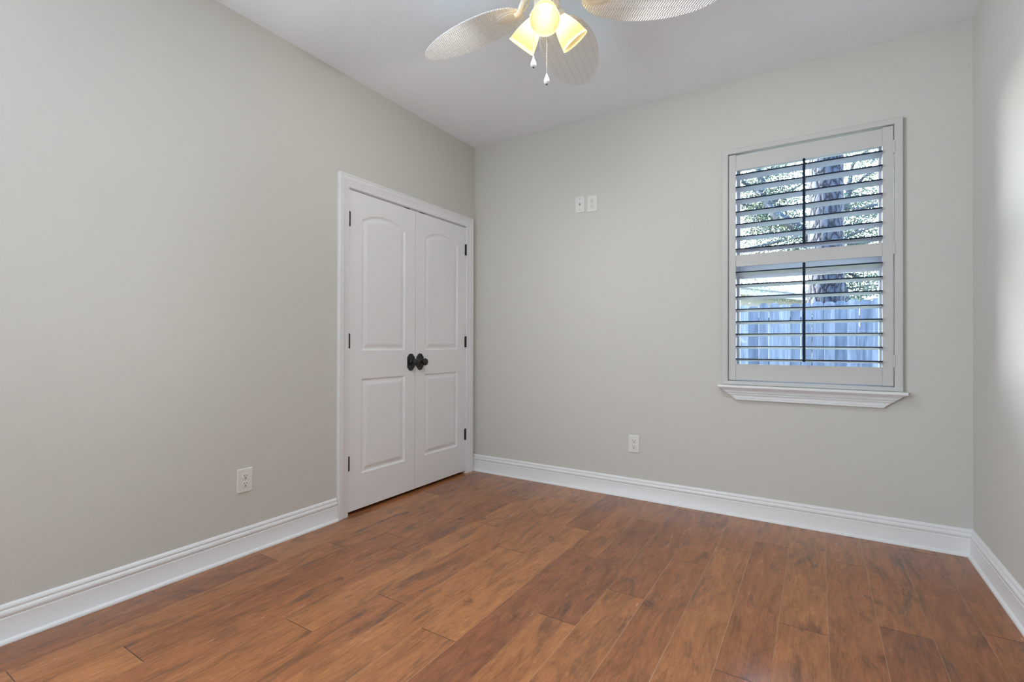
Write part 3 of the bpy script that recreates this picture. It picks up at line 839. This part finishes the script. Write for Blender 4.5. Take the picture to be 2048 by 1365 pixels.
for j in range(14): pick.append((xr+.003, xr+.142, 1.72+random.uniform(-.015, .015))); xr += .142
fen = empty('wooden_fence', (2.4, FY, GZ), 'weathered grey dog eared picket fence in the yard', 'fence')
for (a, b, t) in pick:
    mb = MB(); c = .030
    y0 = FY + random.uniform(-.003, .003)
    mb.prism([(a, y0, GZ+.03), (b, y0, GZ+.03), (b, y0, t-c), (b-c*.9, y0, t), (a+c*.9, y0, t), (a, y0, t-c)], (0, .016, 0))
    pk = mb.build('picket', M_FENCE, fen, loc=((a+b)/2 - 2.4, 0, 0))
for z in (.12, .75, 1.40):
    mb = MB(); mb.box((xl, FY+.020, z), (xr, FY+.058, z+.085), bev=.004); mb.build('fence_rail', M_FENCE, fen)
for x in (xl+.1, xl+2.2, X[4]+.10, X[4]+2.4, xr-.1):
    mb = MB(); mb.box((x-.045, FY+.060, GZ), (x+.045, FY+.150, 1.60), bev=.004); mb.build('fence_post', M_FENCE, fen)

# pine trunk
def bark_mat():
    m = mat('pine_bark', rough=.9, spec=.1)
    v = coords(m, (11, 11, 4.2))
    nz = noisy(m, 5.0, v, 3, .6)
    vo = N(m, 'ShaderNodeTexVoronoi', feature='DISTANCE_TO_EDGE'); vo.inputs['Scale'].default_value = 1.0
    mv = N(m, 'ShaderNodeVectorMath', operation='ADD'); LK(m, v, mv.inputs[0])
    nc = N(m, 'ShaderNodeTexNoise'); nc.inputs['Scale'].default_value = .9; nc.inputs['Detail'].default_value = 3; LK(m, v, nc.inputs['Vector'])
    LK(m, nc.outputs['Color'], mv.inputs[1]); LK(m, mv.outputs[0], vo.inputs['Vector'])
    r = ramp(m, [(.02, (.007, .007, .009)), (.10, (.033, .036, .042)), (.5, (.052, .055, .062))]); LK(m, vo.outputs['Distance'], r.inputs[0])
    r2 = ramp(m, [(.3, (.62, .62, .64)), (.65, (1.12, 1.1, 1.08))]); LK(m, nz, r2.inputs[0])
    c = mixc(m, r.outputs[0], r2.outputs[0], .8, 'MULTIPLY'); LK(m, c, BS(m).inputs['Base Color'])
    bump(m, math_(m, 'MINIMUM', vo.outputs['Distance'], .18), .9, .12)
    return m
M_BARK = bark_mat()
PT = Vector((2.588, 6.2, GZ))
pine = empty('pine_tree', PT, 'thick scaly pine trunk behind the fence, sunlit on one side', 'tree')
mb = MB(); rings = []
for i in range(60):
    z = GZ + 10.5*i/59; r0 = .262 + .05*max(0, 1-(z-GZ)/.8) - .006*(z-1)
    ring = []
    for j in range(40):
        a = 2*pi*j/40
        rr = r0*(1 + .035*mnoise.noise(Vector((cos(a)*2.2, sin(a)*2.2, z*1.4))) + .02*mnoise.noise(Vector((cos(a)*7, sin(a)*7, z*5))))
        ring.append((PT.x + rr*cos(a) + .01*z*.3, PT.y + rr*sin(a), z))
    rings.append(ring)
mb.loft(rings, True); mb.build('trunk', M_BARK, pine, smooth=True, angle=80)
# a few high limbs with needle tufts
mb = MB(); random.seed(8); tips = []
for i in range(9):
    z = 6.6 + i*.42; a = i*2.4; L = 1.5 - .08*i
    p0 = Vector((PT.x+.03, PT.y, z)); p1 = p0 + Vector((cos(a)*L*.6, sin(a)*L*.6, .25)); p2 = p0 + Vector((cos(a)*L, sin(a)*L, .2))
    mb.tube([p0, p1, p2], [.05, .03, .012], 7); tips += [p1, p2]
mb.build('limbs', M_BARK, pine, smooth=True)
def leaf_mat(name, c0, c1, c2):
    m = mat(name, rough=.6, spec=.2)
    g = N(m, 'ShaderNodeNewGeometry'); r = ramp(m, [(0, c0), (.5, c1), (1, c2)]); LK(m, g.outputs['Random Per Island'], r.inputs[0])
    LK(m, r.outputs[0], BS(m).inputs['Base Color'])
    t = N(m, 'ShaderNodeBsdfTranslucent'); LK(m, r.outputs[0], t.inputs[0])
    x = N(m, 'ShaderNodeMixShader'); x.inputs[0].default_value = .35
    LK(m, BS(m).outputs[0], x.inputs[1]); LK(m, t.outputs[0], x.inputs[2]); LK(m, x.outputs[0], m.node_tree.nodes['Material Output'].inputs['Surface'])
    return m
M_NEEDLE = leaf_mat('pine_needles', (.03, .06, .02), (.05, .09, .03), (.08, .12, .04))
M_OAK = leaf_mat('oak_leaves', (.042, .066, .062), (.072, .10, .078), (.15, .17, .085))
M_OAKBARK = mat('oak_bark', (.045, .048, .052), .9, spec=.1)
mb = MB()
for t in tips:
    for i in range(60):
        d = Vector((random.gauss(0,1), random.gauss(0,1), random.gauss(0,.8))).normalized()*random.uniform(.15, .32); s_ = d.cross(Vector((0,0,1))).normalized()*.006
        mb.add([t+s_, t-s_, t+d], [(0,1,2)])
tag(mb.build('needles', M_NEEDLE, pine), kind='stuff')

def leaf(mb, c, size, rnd):
    d = Vector((rnd.gauss(0,1), rnd.gauss(0,1), rnd.gauss(0,1))).normalized()
    u = d.cross(Vector((rnd.gauss(0,1), rnd.gauss(0,1), rnd.gauss(0,1)))).normalized(); w = d.cross(u)
    L, W = size, size*.42
    mb.add([c, c+u*L*.45+w*W*.55+d*L*.06, c+u*L, c+u*L*.45-w*W*.55+d*L*.06], [(0,1,2,3)])

def pxpt(u, v, y):    # a point on the plane at distance y seen along the photographed direction (used once to measure the branches)
    d = _f + _r2*((u-1024)/F_PX) + _u2*((682.5-v)/F_PX)
    t = (y - CAM.y)/d.y
    return CAM + d*t
OY = 8.2
oak = empty('oak_tree', (3.0, OY+.3, GZ), 'spreading oak with grey branches and small leaves beyond the fence', 'tree')
mb = MB(); twigs = []
def branch(pts, r0, r1, dy=0.0, kids=True):
    P = [pxpt(u, v, OY + dy + .25*sin(i*1.7)) for i, (u, v) in enumerate(pts)]
    n = len(P); mb.tube(P, [lerp(r0, r1, i/(n-1)) for i in range(n)], 9)
    for i in range(n-1):
        for k in range(10): twigs.append(P[i].lerp(P[i+1], k/10))
mb.tube([Vector((3.0, OY+.3, GZ)), Vector((3.02, OY+.28, 1.2)), pxpt(1655, 520, OY+.2), pxpt(1640, 488, OY)], [.26, .22, .19, .16], 14)
branch([(1640, 488), (1612, 468), (1587, 451), (1555, 433), (1536, 410), (1525, 388), (1520, 358), (1512, 320), (1500, 270)], .125, .05)
branch([(1525, 390), (1500, 372), (1482, 362), (1440, 350)], .05, .02)
branch([(1555, 433), (1530, 420), (1511, 427), (1505, 447), (1500, 470)], .03, .012)
branch([(1536, 410), (1575, 385), (1598, 372), (1640, 345)], .035, .015)
branch([(1540, 415), (1500, 412), (1470, 405), (1430, 400)], .04, .015, .3)
branch([(1522, 370), (1545, 335), (1560, 300), (1580, 250)], .04, .02)
branch([(1612, 470), (1570, 480), (1520, 492), (1480, 500), (1430, 512)], .035, .012, -.2)
branch([(1655, 500), (1690, 415), (1715, 419), (1745, 411), (1790, 400)], .045, .02)
branch([(1690, 430), (1700, 385), (1730, 352), (1760, 338), (1800, 320)], .04, .015, .4)
branch([(1690, 420), (1705, 330), (1735, 300), (1775, 270)], .04, .02, .2)
branch([(1660, 500), (1700, 470), (1735, 458), (1765, 450)], .03, .012, -.3)
branch([(1655, 510), (1700, 490), (1740, 485)], .03, .012, .2)
branch([(1650, 530), (1690, 545), (1725, 556), (1765, 560)], .03, .012, .3)
branch([(1660, 560), (1700, 578), (1740, 570), (1790, 575)], .03, .012, .1)
branch([(1620, 480), (1560, 520), (1510, 545), (1470, 552)], .025, .01, .2)
mb.build('branches', M_OAKBARK, oak, smooth=True, angle=80)
rnd = random.Random(21)
mb = MB()
tw = list(twigs); n_leaf = 0
clusters = []
for p in tw:
    for k in range(3):
        clusters.append((p + Vector((rnd.gauss(0, .28), .15 + abs(rnd.gauss(0, .4)), rnd.gauss(0, .22))), rnd.uniform(.10, .24), rnd.randint(26, 46)))
for i in range(120):    # outer crown
    u, v = rnd.uniform(1440, 1600), rnd.uniform(230, 520)
    clusters.append((pxpt(u, v, OY + rnd.uniform(-1, 1.2)), rnd.uniform(.12, .26), rnd.randint(26, 50)))
for i in range(70):
    u, v = rnd.uniform(1685, 1800), rnd.choice([rnd.uniform(230, 345), rnd.uniform(405, 500)])
    clusters.append((pxpt(u, v, OY + rnd.uniform(-1, 1.2)), rnd.uniform(.10, .22), rnd.randint(24, 46)))
for i in range(60):
    clusters.append((pxpt(rnd.uniform(1692, 1800), rnd.uniform(535, 596), OY + rnd.uniform(-.6, 1.2)), rnd.uniform(.08, .18), rnd.randint(24, 44)))
for (c, s_, n) in clusters:
    for i in range(n):
        leaf(mb, c + Vector((rnd.gauss(0, s_), rnd.gauss(0, s_), rnd.gauss(0, s_*.7))), rnd.uniform(.032, .066), rnd)
tag(mb.build('foliage', M_OAK, oak), kind='stuff')

# neighbour's house: an eave running away to the right
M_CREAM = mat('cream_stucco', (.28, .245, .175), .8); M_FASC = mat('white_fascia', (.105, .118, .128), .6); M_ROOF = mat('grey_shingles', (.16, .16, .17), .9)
EA, EB = Vector((.72, 10.1, 2.6)), Vector((3.72, 16.3, 2.6))
hd = (EB-EA).normalized(); hn = Vector((hd.y, -hd.x, 0)).normalized()       # hn points towards the viewer's side
hs = empty('neighbour_house', (EA.x, EA.y, GZ), 'cream neighbouring house with pale eaves beyond the fence', 'house')
A_, B_ = EA - hn*.55, EB - hn*.55
mb = MB(); Wd = 6.0
def quadbox(mb, a, b, inward, z0, z1):
    q = [a, b, b - hn*inward, a - hn*inward]
    mb.prism([(p.x, p.y, z0) for p in q], (0, 0, z1-z0))
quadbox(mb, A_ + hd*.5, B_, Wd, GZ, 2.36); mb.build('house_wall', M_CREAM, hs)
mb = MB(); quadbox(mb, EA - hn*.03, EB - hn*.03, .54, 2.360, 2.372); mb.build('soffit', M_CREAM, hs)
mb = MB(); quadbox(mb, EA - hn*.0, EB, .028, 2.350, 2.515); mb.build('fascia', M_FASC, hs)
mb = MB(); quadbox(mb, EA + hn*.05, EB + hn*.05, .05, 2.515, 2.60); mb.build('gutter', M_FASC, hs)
mb = MB(); r_ = [EA + hn*.03 + Vector((0,0,-.06)), EA - hn*(Wd/2+.5) + Vector((0,0,1.1)), EA - hn*(Wd+1.1) + Vector((0,0,-.06)), EA - hn*(Wd+1.1) + Vector((0,0,-.09)), EA - hn*(Wd/2+.5) + Vector((0,0,1.05)), EA + hn*.03 + Vector((0,0,-.09))]
mb.prism(r_, EB-EA); mb.build('roof', M_ROOF, hs)
